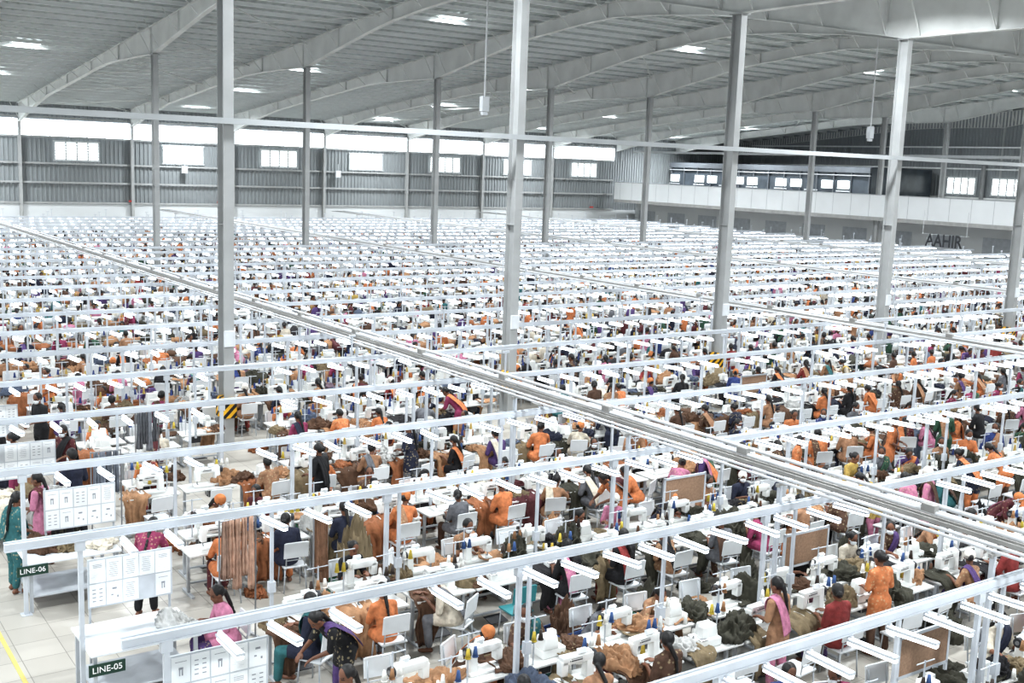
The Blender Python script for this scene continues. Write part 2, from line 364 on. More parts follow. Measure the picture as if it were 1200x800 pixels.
for k in('sit','lean','stand','upright'):
    P=pose(k)
    mb=MB();R=head_R(P);mb.ell(P['head'],(.068,.085,.10),8,6,0,R); mb.cyl(P['neck'],P['head'],.05,.045,5)
    for i in(0,1):
        mb.cyl(P['el'][i],P['wr'][i],.038,.024,5); mb.ell(P['wr'][i]+Vector((0,.06,-.01)),(.03,.06,.016),6,4)
        mb.cyl(P['an'][i]-Vector((0,.04,.05)),P['an'][i]+Vector((0,.13,-.06)),.04,.03,5)
    b=tpl(mb.mesh('t',[]))
    LOWP.append(join_tpl([b,tpl(hair(P,'plait' if k!='upright' else 'bun',.03,.5)),tpl(top(P,.045,dec=.5,disp=0)),tpl(bottom(P,.05,dec=.4,disp=0))],[0,1,100,200]))
PLB={'sit':'seated sewing','lean':'leaning over machine','upright':'sitting upright','reach':'seated reaching sideways','stand':'standing','bend':'bending over'}
def person(kind,X,Y,rz,s,ti,bi,hs,mk,cp,sc,group='garment workers along the sewing lines'):
    Q=POSES[kind]; tn,tc,_=PAL[ti]
    hl={'bun':'hair bun','plait':'long plait','short':'short hair'}[hs]
    if cp: hl='head cap'
    L='worker %s, %s top, %s'%(PLB[kind],tn,hl)
    if mk:L+=', face mask'
    r=ob('person',Q['body'],(X,Y,0),rz,None,L,'person',group,scale=s)
    ob('hair',Q['hair'][hs],parent=r); ob('tunic',Q['top'],parent=r,color=tc); ob('trousers',Q['bottom'],parent=r,color=PAL[bi][1])
    if mk: ob('face_mask',Q['mask'],parent=r)
    if cp: ob('head_cap',Q['cap'],parent=r,color=(222,218,210) if cp==1 else (196,124,76))
    if sc: ob('scarf',Q['scarf'],parent=r,color=PAL[bi][1])
    return r
# ------------------------------------------------------------------ chair / table / machine
CM=[M['plast'],M['legs']]
def c_seat(mb): mb.box((0,0,.445),(.40,.38,.028),0); mb.box((0,.19,.437),(.38,.03,.03),0)
def c_back(mb):
    R=Matrix.Rotation(.12,3,'X'); mb.box((0,-.225,.75),(.42,.02,.27),0,R); mb.box((0,-.238,.877),(.38,.024,.03),0,R)
def c_frame(mb):
    for s in(-1,1): mb.cyl((s*.16,-.17,.42),(s*.16,-.225,.85),.011,n=8,m=1); mb.cyl((s*.16,-.185,.422),(s*.16,.17,.422),.011,n=8,m=1)
    mb.cyl((-.17,-.19,.57),(.17,-.19,.57),.009,n=6,m=1); mb.cyl((-.17,.16,.422),(.17,.16,.422),.009,n=6,m=1)
def c_leg(mb,x,y,n=8): mb.cyl((x,y,.43),(x*1.15,y*1.12,0),.012,n=n,m=1)
def one(f,name,mats,bev=0,sm=False,*a):
    mb=MB(); f(mb,*a); return mb.mesh(name,mats,bev,sm)
CH=dict(seat=one(c_seat,'seat',CM,.006),backrest=one(c_back,'backrest',CM,.006),frame=one(c_frame,'chair_frame',CM,0,True),legs=[one(c_leg,'leg',CM,0,True,x,y) for x in(-.17,.17) for y in(-.16,.16)])
TC=[M['teal'],M['legs']];CHT=dict(seat=one(c_seat,'seat',TC,.006),backrest=one(c_back,'backrest',TC,.006))
mb=MB();c_seat(mb);c_back(mb);c_frame(mb);[c_leg(mb,x,y,5) for x in(-.17,.17) for y in(-.16,.16)]; CHL=mb.mesh('chair_simple',CM)
mb=MB();c_seat(mb);c_back(mb);[mb.box((x,y,.22),(.022,.022,.43),1) for x in(-.17,.17) for y in(-.16,.16)];[mb.box((x,-.2,.6),(.02,.02,.3),1) for x in(-.16,.16)];T_CH=tpl(mb.mesh('t',[]))
CG='white chairs of the sewing operators'
def chair(X,Y,rz,full,lbl,teal=False):
    if teal: lbl=lbl.replace('white','teal')
    if full:
        r=ob('work_chair',None,(X,Y,0),rz,None,lbl,'chair',CG)
        Q=CHT if teal else CH
        ob('seat',Q['seat'],parent=r);ob('backrest',Q['backrest'],parent=r);ob('chair_frame',CH['frame'],parent=r)
        for l in CH['legs']:ob('leg',l,parent=r)
    else: ob('work_chair',CHL,(X,Y,0),rz,None,lbl,'chair',CG)
TM=[M['top'],M['legs'],M['dark'],M['steel']]
def t_top(mb): mb.box((0,0,.735),(1.02,.54,.03),0)
def t_leg(mb,x):
    mb.box((x,0,.37),(.05,.045,.70),1); mb.box((x,0,.02),(.055,.48,.04),1); mb.box((x,0,.705),(.05,.44,.03),1)
def t_bar(mb): mb.box((0,.08,.16),(.86,.03,.03),1)
def t_motor(mb): mb.box((.12,.02,.61),(.22,.16,.18),2); mb.cyl((-.02,.02,.6),(.02,.02,.6),.05,n=10,m=3)
def t_ped(mb): mb.box((0,-.05,.09),(.32,.24,.015),2,Matrix.Rotation(.15,3,'X'))
TB=dict(top=one(t_top,'tabletop',TM,.005),l1=one(t_leg,'table_leg',TM,.004,False,-.45),l2=one(t_leg,'table_leg',TM,.004,False,.45),bar=one(t_bar,'crossbar',TM),motor=one(t_motor,'motor',TM,.008),ped=one(t_ped,'foot_pedal',TM))
mb=MB();t_top(mb);t_leg(mb,-.45);t_leg(mb,.45);t_bar(mb);t_motor(mb);t_ped(mb);TBL=mb.mesh('table_simple',TM)
mb=MB();t_top(mb);mb.box((-.45,0,.37),(.05,.06,.70),1);mb.box((.45,0,.37),(.05,.06,.70),1);mb.box((.12,.02,.61),(.2,.16,.18),2);T_TB=tpl(mb.mesh('t',[]))
TG='sewing tables of the production lines'
def table(X,Y,rz,full):
    L='white laminate sewing table on grey steel legs'
    if full:
        r=ob('sewing_table',None,(X,Y,0),rz,None,L,'table',TG)
        for n,k in(('tabletop','top'),('table_leg','l1'),('table_leg','l2'),('crossbar','bar'),('motor','motor'),('foot_pedal','ped')): ob(n,TB[k],parent=r)
    else: ob('sewing_table',TBL,(X,Y,0),rz,None,L,'table',TG)
MM=[M['machine'],M['dark'],M['steel'],PMATS[11],PMATS[14],M['plast'],M['rail']]
def m_body(mb):
    mb.box((0,0,.775),(.54,.21,.05),0); mb.box((.20,0,.915),(.12,.13,.25),0,None,(.9,.9)); mb.box((.01,0,1.07),(.48,.12,.11),0)
    mb.box((-.195,0,.975),(.10,.12,.20),0,None,(1.1,1)); mb.box((-.02,-.064,1.07),(.2,.01,.045),1); mb.box((.16,0,1.135),(.14,.09,.035),0)
def m_wheel(mb): mb.cyl((.255,0,1.06),(.305,0,1.06),.074,.066,16,1); mb.cyl((.305,0,1.06),(.315,0,1.06),.03,n=10,m=2)
def m_needle(mb): mb.cyl((-.195,0,.80),(-.195,0,.90),.006,n=6,m=2); mb.cyl((-.195,.02,.81),(-.195,.02,.90),.008,n=6,m=2); mb.box((-.195,-.012,.806),(.025,.04,.008),2)
def m_stand(mb): mb.cyl((.38,.18,.75),(.38,.18,1.42),.012,n=6,m=6); mb.cyl((.20,.18,1.40),(.54,.18,1.40),.009,n=6,m=6); mb.cyl((.22,.18,1.07),(.52,.18,1.07),.009,n=6,m=6)
def m_spool(mb,x,m=0): mb.cyl((x,.18,1.08),(x,.18,1.21),.036,.018,10,m); mb.cyl((x,.18,1.072),(x,.18,1.085),.04,n=10,m=m)
def m_panel(mb): mb.box((.07,-.03,1.165),(.12,.05,.07),5,Matrix.Rotation(-.4,3,'X'))
MC=dict(body=one(m_body,'machine_body',MM,.014,True),wheel=one(m_wheel,'handwheel',MM,0),needle=one(m_needle,'needle_bar',MM),stand=one(m_stand,'thread_stand',MM),panel=one(m_panel,'control_panel',MM,.004))
SP=[one(m_spool,'thread_spool',[M['spool']],0,True,x) for x in(.27,.38,.49)]
def n_body(mb):
    mb.box((0,0,.81),(.38,.29,.12),0); mb.box((.05,.03,.95),(.25,.23,.17),0,None,(.85,.8)); mb.box((-.09,-.06,.96),(.12,.12,.18),0,None,(.8,.9)); mb.box((-.13,-.12,.88),(.14,.08,.02),2)
NB=one(n_body,'machine_body',MM,.016,True)
def full_m(v):
    mb=MB();(m_body if v==0 else n_body)(mb);m_wheel(mb) if v==0 else None;m_needle(mb);m_stand(mb);m_spool(mb,.27,3);m_spool(mb,.49,4);m_panel(mb) if v==0 else None;return mb.mesh('machine_simple',MM,0)
MCL=[full_m(0),full_m(1)]
def lowm(v):
    mb=MB()
    if v==0:
        mb.box((0,0,.775),(.54,.21,.05),0);mb.box((.20,0,.915),(.12,.13,.25),0);mb.box((.01,0,1.07),(.48,.12,.11),0);mb.box((-.195,0,.975),(.1,.12,.20),0);mb.cyl((.255,0,1.06),(.305,0,1.06),.07,n=7,m=1)
    else: mb.box((0,0,.81),(.38,.29,.12),0);mb.box((.05,.03,.95),(.25,.23,.17),0,None,(.85,.8));mb.box((-.09,-.06,.96),(.12,.12,.18),0)
    mb.box((.38,.18,1.10),(.03,.03,.70),6);mb.box((.38,.18,1.42),(.34,.026,.026),6);mb.box((.38,.18,1.07),(.30,.022,.02),6);mb.cyl((.29,.18,1.08),(.29,.18,1.22),.036,.018,5,3);mb.cyl((.45,.18,1.08),(.45,.18,1.22),.036,.018,5,0)
    return tpl(mb.mesh('t',[]))
T_MC=[lowm(0),lowm(1)]
def machine(X,Y,rz,full,v):
    L='white industrial lockstitch sewing machine with thread stand' if v==0 else 'compact white overlock machine with thread stand'
    G='industrial sewing machines on the tables'
    if full:
        r=ob('sewing_machine',None,(X,Y,0),rz,None,L,'sewing machine',G)
        ob('machine_body',MC['body'] if v==0 else NB,parent=r); ob('needle_bar',MC['needle'],parent=r); st=ob('thread_stand',MC['stand'],parent=r)
        if v==0: ob('handwheel',MC['wheel'],parent=r);ob('control_panel',MC['panel'],parent=r)
        for s in SP: ob('thread_spool',s,parent=st,color=random.choice([(200,178,70),(60,90,140),(235,235,230),(235,235,230),(60,50,45),(160,120,85)]))
    else: ob('sewing_machine',MCL[v],(X,Y,0),rz,None,L,'sewing machine',G)
def pile(seed,sx,sy,sz,sub=5):
    b=bmesh.new(); bmesh.ops.create_icosphere(b,subdivisions=sub,radius=1)
    for v in b.verts:
        p=v.co.copy(); o=Vector((seed*3.1,seed*7.7,0))
        rg=1-abs(noise.noise(p*2.2+o))*2.6; rg2=1-abs(noise.noise(p*4.6+o*2))*2.4
        out=1+.55*noise.noise(Vector((p.x*1.3,p.y*1.3,0))+o)
        f=out+.22*rg+.12*rg2
        h=(.35+.5*max(0,noise.noise(Vector((p.x*1.7,p.y*1.7,3))+o)+.35)+.28*rg+.16*rg2)
        v.co=Vector((p.x*sx*f,p.y*sy*f,max(0,max(p.z,0)**.6*sz*h*1.5)))
    me=bpy.data.meshes.new('fabric_pile');b.to_mesh(me);b.free();me.materials.append(M['fab']);me.polygons.foreach_set('use_smooth',[True]*len(me.polygons));return me
def drape(seed,w=.42,nx=22,ny=20,drop=1.0):
    path=[(0,.20,.012),(0,.08,.03),(0,-.06,.028),(0,-.17,.02),(0,-.255,.012),(0,-.295,-.03),(0,-.31,-.12*drop),(0,-.325,-.24*drop),(0,-.33,-.38*drop),(0,-.31,-.56*drop)]
    mb=MB();vs=[]
    for i in range(ny):
        t=i/(ny-1)*(len(path)-1);k=min(int(t),len(path)-2);p=Vector(path[k]).lerp(Vector(path[k+1]),t-k)
        for j in range(nx):
            u=j/(nx-1)*2-1; hang=max(0,(i-ny*.45)/(ny*.55)); ww=w*(.5+.2*noise.noise(Vector((seed,i*.3,0))))*(1-.35*hang)
            f=noise.noise(Vector((u*4+seed*9,i*.12,seed)))*.06+math.sin(u*11+seed)*.02*hang
            q=p.copy()
            if hang>0: q.z-=.12*noise.noise(Vector((u*1.5,seed,0)))*hang
            vs.append(q+Vector((u*ww+.05*noise.noise(Vector((seed,i*.2,5))),0,0))+(Vector((0,-abs(f)*1.6,0)) if hang>0 else Vector((0,0,abs(f)*1.8))))
    mb.add(vs,[(i*nx+j,i*nx+j+1,(i+1)*nx+j+1,(i+1)*nx+j) for i in range(ny-1) for j in range(nx-1)])
    me=mb.mesh('t',[]);o=bpy.data.objects.new('t',me);COL.objects.link(o);s=o.modifiers.new('a','SOLIDIFY');s.thickness=.012;s.offset=1
    r=bpy.data.meshes.new_from_object(o.evaluated_get(bpy.context.evaluated_depsgraph_get()));bpy.data.objects.remove(o)
    r.name='draped_garment';r.materials.clear();r.materials.append(M['fab']);r.polygons.foreach_set('use_smooth',[True]*len(r.polygons));return r
PILES=[pile(i,.21+.05*(i%3),.16+.03*(i%2),.10+.035*(i%3)) for i in range(7)]
DRAPES=[drape(i+.3,.42+.09*(i%4),drop=.95+.07*i) for i in range(6)]
T_PILE=[tpl(pile(i,.24+.05*(i%3),.18,.14+.04*(i%3),2)) for i in range(3)]
T_DR=[tpl(drape(i+.3,.46,6,8)) for i in range(2)]
for t in T_PILE+T_DR: t[3][:]=100
# ------------------------------------------------------------------ shell
mb=MB(); mb.box((45,44,-.1),(120,110,.2)); ob('floor',mb.mesh('floor',[M['floor']]),kind='structure')
def corr(name,p0,ax,up,length,height,pitch,depth,nrm,m,hf=None):
    mb=MB();vs=[];n=int(length/pitch);prof=[(0,0),(.55,0),(.65,1),(.9,1)]
    p0=Vector(p0);ax=Vector(ax);up=Vector(up);nrm=Vector(nrm)
    for i in range(n):
        for f,d in prof:
            a=(i+f)*pitch; q=p0+ax*a+nrm*depth*d; h=height if hf is None else hf(a)
            vs+= [q,q+up*h]
    k=len(vs)//2
    mb.add(vs,[(2*i,2*i+2,2*i+3,2*i+1) for i in range(k-1)]); return mb.mesh(name,[m])
YW=94.4;YR=43.4;XE=95.9
def zs(Y): return 15.6-.09*abs(Y-YR)
ob('wall_back',corr('wall_back',(-4,YW+.3,3.0),(1,0,0),(0,0,1),100,8.1,.34,.07,(0,-1,0),M['wallg']),kind='structure')
mb=MB();mb.box((46,YW+.25,1.5),(100,.2,3.0));ob('wall_back_lower',mb.mesh('w',[M['wallw']]),kind='structure')
ob('wall_gable',corr('wall_gable',(XE,-8,0),(0,1,0),(0,0,1),102.5,11,.34,.07,(-1,0,0),M['wallg'],hf=lambda a:zs(a-8)-.05),kind='structure')
for nm,y0,y1 in(('ceiling',YW+.4,YR),('ceiling_front',YR,-8)):
    sl=Vector((0,(y1-y0),zs(y1)-zs(y0)))
    me=corr(nm,(-6,y0,zs(y0)),(1,0,0),sl,102.5,1,.5,.07,(0,0,-1),M['roof']); ob(nm,me,kind='structure')
ki=0
for X in(-3.0,14.2,31.4,48.6,65.8,83.0):  # skylight grid with lamps; extra panels added to light the hall
    for Y in(89.6,79.1,68.6,50.6,36,24,12,0):
        Y=-5.75+1.5*round((Y+5.75)/1.5); z=zs(Y); rx=math.atan(.09)*(1 if Y<YR else -1)
        mb=MB();mb.box((0,0,-.08),(1.5,.9,.02));ki+=1
        ob('window_%d'%ki,mb.mesh('skylight',[M['sky']]),(X,Y,z),kind='structure',R=(rx,0,0))
        l=bpy.data.lights.new('skylight_lamp','AREA');l.shape='RECTANGLE';l.size=1.46;l.size_y=.86;l.energy=1340;l.color=(.93,.97,1)
        l.spread=math.radians(160)
        o=bpy.data.objects.new('skylight_lamp',l);COL.objects.link(o);o.location=(X,Y,z-.105);o.rotation_euler=(rx,0,0)
mb=MB();mb.box((0,0,-.1),(103,.012,.2));mb.box((0,.035,-.008),(103,.07,.016));mb.box((0,-.055,-.2),(103,.12,.016));PU=mb.mesh('purlin',[M['purlin']])
y=-6.5
while y<YW:
    if abs(y-YR)>.3: ob('roof_purlin',PU,(45.4,y,zs(y)-.06),0,None,'long grey galvanised roof purlin under the sheeting','roof beam','roof purlins')
    y+=1.5
sup=[YW,60.1,26.65,-7]
def dep(Y):
    d=min(abs(Y-s) for s in sup); base=.66
    v=base+.80*max(0,1-d/10.0)**1.25
    return v+.12*max(0,1-abs(Y-YR)/3)
ys=sorted(set([round(v,2) for v in np.arange(-7,YW,1.5)]+[YR,60.1,26.65,YW]))
mb=MB()
for a,b in zip(ys[:-1],ys[1:]):
    for (o0,w) in ((0,.28),('b',.28),('w',.02)):
        za,zb=zs(a)-.27,zs(b)-.27
        if o0==0: q=[(za,za-.03),(zb,zb-.03)]
        elif o0=='b': q=[(za-dep(a)+.03,za-dep(a)),(zb-dep(b)+.03,zb-dep(b))]
        else: q=[(za,za-dep(a)),(zb,zb-dep(b))]
        h=w/2
        vs=[(-h,a,q[0][1]),(h,a,q[0][1]),(h,a,q[0][0]),(-h,a,q[0][0]),(-h,b,q[1][1]),(h,b,q[1][1]),(h,b,q[1][0]),(-h,b,q[1][0])]
        mb.add(vs,[(0,1,2,3),(7,6,5,4),(0,4,5,1),(1,5,6,2),(2,6,7,3),(3,7,4,0)])
    if ys.index(a)%4==0: mb.box((0,a,zs(a)-.27-dep(a)/2),(.2,.02,dep(a)-.05))
    if ys.index(a)%2==0:
        for s in(-1,1):mb.cyl((s*.1,a,zs(a)-.27-dep(a)+.05),(s*.85,a,zs(a)-.25),.028,n=4)
RF=mb.mesh('rafter',[M['rafter']])
CX=[9.9+8.6*n for n in range(-1,11)]
for x in CX: ob('roof_rafter',RF,(x,0,0),0,None,'white painted tapered steel rafter with deep haunches','roof beam','steel portal rafters')
mb=MB()
for (ya,yb) in((60.1,68.7),(68.7,77.3),(77.3,85.9),(85.9,94.4),(51.5,60.1),(43.4,51.5),(35,43.4),(26.65,35)):
    for p,q in((0,8.6),(8.6,0)): mb.cyl((p,ya,zs(ya)-.45),(q,yb,zs(yb)-.45),.03,n=5)
BR=mb.mesh('brace',[M['rafter']])
for x in(18.5,44.3,70.1,78.7): ob('roof_bracing',BR,(x,0,0),0,None,'crossed steel roof bracing rods between rafters','bracing','roof bracing sets')
def colmesh(h,d=.40,w=.26):
    mb=MB();mb.box((0,0,h/2),(.016,d,h));mb.box((0,-d/2,h/2),(w,.02,h));mb.box((0,d/2,h/2),(w,.02,h));mb.box((0,0,.015),(.45,.6,.03))
    mb.box((0,0,h-.02),(.4,.55,.03));mb.box((0,0,h*.45),(w-.02,d,.015))
    for x in(-.17,.17):
        for yy in(-.24,.24): mb.cyl((x,yy,0),(x,yy,.07),.015,n=6)
    return mb.mesh('column',[M['col']])
hc=zs(60.1)-.27-dep(60.1)
CMH=colmesh(hc)
mb=MB();mb.box((0,0,1.0),(.36,.52,.52));HZ=mb.mesh('hazard_wrap',[M['haz']],.01)
mb=MB();mb.box((0,-.24,2.75),(.28,.06,.40));PB=mb.mesh('notice',[M['plast']],.01)
for Y in(26.65,60.1):
    for n,x in enumerate(CX[1:]):
        if x<78 or Y>50:
            hzd=Y<30 and n in(0,1,2,4)
            c=ob('steel_column',CMH,(x,Y,0),0,None,'off-white steel column '+('with yellow and black hazard wrap' if hzd else 'rising to the rafters'),'column','main steel columns')
            if hzd: ob('hazard_wrap',HZ,parent=c,label='yellow and black striped guard')
            if Y<30: ob('junction_box',PB,parent=c)
CW=colmesh(9.6,.3,.22)
for x in CX[2:9]: ob('wall_column',CW,(x,YW-.05,0),0,None,'slim off-white steel wall column','column','columns along the back wall')
for n,yy in enumerate((34,43,51.6,61.6)):
    ob('wall_column',colmesh(8.9,.3,.22),(XE-.3,yy,0),0,None,'slim off-white steel wall column','column','columns along the gable wall')
mb=MB();mb.box((45,0,0),(98,.12,.14));TBm=mb.mesh('tie',[M['tie']])
ob('tie_beam',TBm,(0,26.65-.3,8.05),0,None,'long grey horizontal steel tie beam between the columns','beam')
mb=MB();mb.box((0,0,0),(.2,66,.22));ob('tie_beam',mb.mesh('tie',[M['tie']]),(78.4,58.2,9.25),0,None,'grey steel beam above the mezzanine parapet','beam')
mb=MB();mb.box((37,YW+.12,8.95),(83,.06,1.25),0)
for k in range(60): mb.box((-3+k*1.4,YW+.07,8.95),(.05,.05,1.25),1)
ob('window_90',mb.mesh('strip',[M['sky'],M['winframe']]),kind='structure')
for i,z in enumerate((9.75,8.25,6.2,4.7,3.1)):
    mb=MB();mb.box((37,YW+.1,z),(83,.1,.14));ob('trim_%d'%(i+1),mb.mesh('girt',[M['col']]),kind='structure')
n=0
def louvre(c,wid,hei,ax):
    mb=MB()
    def bx(u,v,du,dv,off,m):
        if ax=='x': mb.box((u,-off,v),(du,.06,dv),m)
        else: mb.box((-off,u,v),(.06,du,dv),m)
    bx(0,0,wid,hei,0,0)
    for q in range(5): bx(-wid/2+q*wid/4,0,.09,hei,.05,1)
    for q in range(7): bx(0,-hei/2+(q+.5)*hei/7,wid,.045,.04,1)
    bx(0,-hei/2,wid+.2,.12,.06,1);bx(0,hei/2,wid+.2,.12,.06,1)
    return mb.mesh('window',[M['win'],M['winframe']])
LW=louvre(None,3.4,1.5,'x');LG=louvre(None,3.0,1.6,'y')
for k in range(8):
    n+=1; ob('window_%d'%(100+n),LW,(CX[1]+8.6*k+4.3,YW+.1,7.2),kind='structure')
for x in(27.0,34.5,75.5):
    mb=MB();mb.box((0,0,0),(.45,.08,.16),0);s=ob('exit_sign',mb.mesh('exit_sign',[M['red']],.01),(x,YW-.1,3.3),0,None,'small red illuminated exit sign on the wall','sign','red exit signs')
for x in(31.4,45.6):
    mb=MB();mb.box((0,0,0),(.5,.2,.6));mb.cyl((0,0,.3),(0,0,.9),.03,n=6);ob('wall_speaker',mb.mesh('speaker',[M['plast']],.02),(x,YW-.25,6.0),0,None,'small white box speaker on the wall','speaker','wall speakers')
def sb(name,c,d,m,**k): mb=MB();mb.box((0,0,0),d);return ob(name,mb.mesh(name,[m]),c,**k)
sb('mezzanine_floor',((78.2+XE)/2,57,4.05),(XE-78.2,73.6,.3),M['slab'],kind='structure')
mb=MB();mb.box((0,0,0),(.16,73.6,1.80))
for k in range(39): mb.box((-.085,-36.4+k*1.9,0),(.012,.03,1.78),1)
mb.box((0,0,.92),(.24,73.6,.06),1)
ob('parapet',mb.mesh('parapet',[M['wallw2'],M['winframe']]),(78.3,57.1,5.11),0,None,'long white panelled parapet of the mezzanine','parapet')
mb=MB();mb.box((0,0,0),(.15,74,3.8))
for k in range(16):mb.box((-.09,-34+k*4.6,0.3),(.03,2.6,1.6),1)
ob('wall_mezzanine_lower',mb.mesh('w',[M['wallw'],M['panelg']]),(81.5,57,1.95),kind='structure')
mb=MB();mb.box((4.6,0,2.1),(9.0,27,4.2),0);mb.box((0,0,1.2),(.2,27,1.0),2);mb.box((0,0,3.9),(.3,27,.5),2)
for k in range(14):
    if k%3!=0: mb.box((0,-12.4+k*1.93,2.5),(.12,1.3,.75),3)
    mb.box((-.02,-13.4+k*2.05,2.6),(.14,.07,2.9),2)
    if k%2: mb.box((-.03,-12.4+k*1.93,1.9),(.1,1.6,.12),1)
mb.box((-.02,0,3.4),(.16,27,.08),1)
ob('office_block',mb.mesh('office',[M['glassd'],M['winframe'],M['dark2'],M['win']]),(86,80.2,4.2),0,None,'dark glazed office block on the mezzanine','office')
for i,yy in enumerate((63.9,59.2,54.5,46,39)):
    ob('window_%d'%(120+i),LG,(XE-.12,yy,7.0),kind='structure')
for i,z in enumerate((8.6,10.6,5.9)):
    mb=MB();mb.box((0,0,0),(.1,98,.14));ob('trim_%d'%(10+i),mb.mesh('girt',[M['purlin']]),(XE-.12,42,z),kind='structure')
for x in(22.8,44.8):
    mb=MB();mb.cyl((0,0,9.7),(0,0,14.5),.035,n=8);r=ob('hanging_access_point',mb.mesh('pole',[M['pipe']]),(x,35,0),0,None,'white box hung on a long pole from the roof','network box','boxes hanging from the roof')
    mb=MB();mb.box((0,0,9.45),(.30,.22,.55));mb.box((0,0,9.1),(.22,.16,.12));ob('device_box',mb.mesh('box',[M['plast']],.02),parent=r)
def text(s,size,mt,name,bold=0):
    c=bpy.data.curves.new('t','FONT');c.body=s;c.size=size;c.extrude=.004;c.offset=bold;c.align_x='CENTER';c.align_y='CENTER'
    o=bpy.data.objects.new('t',c);COL.objects.link(o);bpy.context.view_layer.update()
    me=bpy.data.meshes.new_from_object(o.evaluated_get(bpy.context.evaluated_depsgraph_get()));bpy.data.objects.remove(o)
    me.materials.clear();me.materials.append(mt);me.name=name;return me
mb=MB();mb.box((0,0,-.48),(.03,4.0,.03));mb.box((0,0,.48),(.03,4.0,.03));mb.cyl((0,-1.8,.48),(0,-1.8,2.2),.02,n=5);mb.cyl((0,1.8,.48),(0,1.8,2.2),.02,n=5)
sg=ob('hanging_sign',mb.mesh('sign',[M['pipe']]),(72,49.0,3.0),0,None,'hanging frame holding bold dark capital letters','sign')
t=text('AAHIR',1.25,M['ink'],'sign_letters',.025);q=ob('sign_letters',t,(-.03,0,0),parent=sg,R=(math.pi/2,0,-math.pi/2));q.scale=(.82,1,1)
# ------------------------------------------------------------------ light rails
NL=24;LY=[7.4+3.5*j for j in range(NL)];LY[15]=59.30
X1=76.5
def railm(X0):
    mb=MB();mb.box(((X0+X1)/2,0,2.32),(X1-X0,.055,.085));mb.box(((X0+X1)/2,0,2.27),(X1-X0,.09,.012));mb.cyl((X0,.04,2.37),(X1,.04,2.37),.014,n=6);return mb.mesh('rail_beam',[M['rail']])
RL=railm(2.95);RL2=railm(2.5)
mb=MB();mb.box((0,0,1.135),(.06,.06,2.27));mb.box((0,0,.006),(.16,.16,.012));mb.box((0,0,2.2),(.12,.08,.12));PO=mb.mesh('post',[M['rail']])
mb=MB();mb.box((0,0,1.5),(.045,.045,1.56));mb.box((0,0,1.15),(.10,.08,.16));DP=mb.mesh('drop_conduit',[M['rail']])
mb=MB();mb.box((0,0,2.62),(.035,.035,.55));mb.box((0,0,2.9),(.18,.05,.05));UP=mb.mesh('upstand',[M['rail']])
def nearcol(x,yr):
    return any(abs(x-c*yr/26.65)<.62 for c in CX[1:8]) and 21<yr<25.5
for j,yr in enumerate(LY):
    r=ob('light_rail',RL if j!=2 else RL2,(0,yr,0),0,None,'white steel overhead rail carrying tube lights above sewing line','light rail','overhead light rails')
    for k in range(17):
        x=3.4+4.45*k
        if seen(x,yr,1.5,200,400): ob('post',PO,(x,0,0),parent=r)
    st=2.3 if j<4 else 1.2
    for k in range(60):
        x=5.9+st*k+random.uniform(-.25,.25)
        if x<X1-.5 and seen(x,yr,1.5,60,60) and random.random()<.75 and not nearcol(x,yr) and not(abs(yr-59.3)<.2 and min(abs(x-c) for c in CX)<.4): ob('drop_conduit',DP,(x,0,0),parent=r)
        if j>=4 and k%3==j%3 and seen(x+.4,yr,2.6,40,40): ob('upstand',UP,(x+.4,0,0),parent=r)
mb=MB();mb.box((0,-.33,2.222),(.09,.60,.028));mb.box((0,-.05,2.245),(.04,.06,.05));HO=mb.mesh('housing',[M['rail']])
mb=MB();mb.box((0,-.33,2.188),(.062,.59,.04));mb.box((0,-.33,2.24),(.055,.57,.01));TU=mb.mesh('lamp_tube',[M['glow']])
mb=MB();mb.box((0,-.33,2.222),(.09,.60,.028),0);mb.box((0,-.33,2.188),(.068,.59,.04),1);mb.box((0,-.33,2.24),(.062,.58,.01),1);T_TU=tpl(mb.mesh('t',[]))
tub=[]
for j,yr in enumerate(LY):
    for k in range(112):
        x=3.9+.66*k+random.uniform(-.06,.06)
        if x>X1-.2 or nearcol(x,yr): continue
        nc=abs(yr-59.3)<.2 and min(abs(x-c) for c in CX)<.6
        if nc: continue
        if seen(x,yr,2.2,70,80) and random.random()>.05: tub.append((proj(x,yr,2.2)[2],x,yr,random.uniform(-.03,.2)))
        if j>=4 and seen(x+.3,yr,2.2,40,80) and random.random()<(.35 if x>30 else .25) and not abs(yr-59.3)<.2: tub.append((proj(x,yr,2.2)[2]+.01,x+.3,yr,math.pi+random.uniform(-.03,.2)))  # extra tubes added on the other side to whiten far rows like haze
tub.sort()
for d,x,yr,a in tub[:300]:
    r=ob('tube_light',HO,(x,yr,0),a,None,'short white tube light fixed across the overhead rail','light','tube lights over the sewing lines')
    ob('lamp_tube',TU,parent=r,label='glowing white tube')
ob('tube_lights',merge('tube_lights',[(T_TU,[(x,yr,0,a,1,0,0) for d,x,yr,a in tub[300:]])],[M['rail'],M['glow']]),label='many short white tube lights along distant overhead rails',cat='light',group='tube lights over the sewing lines',kind='stuff')
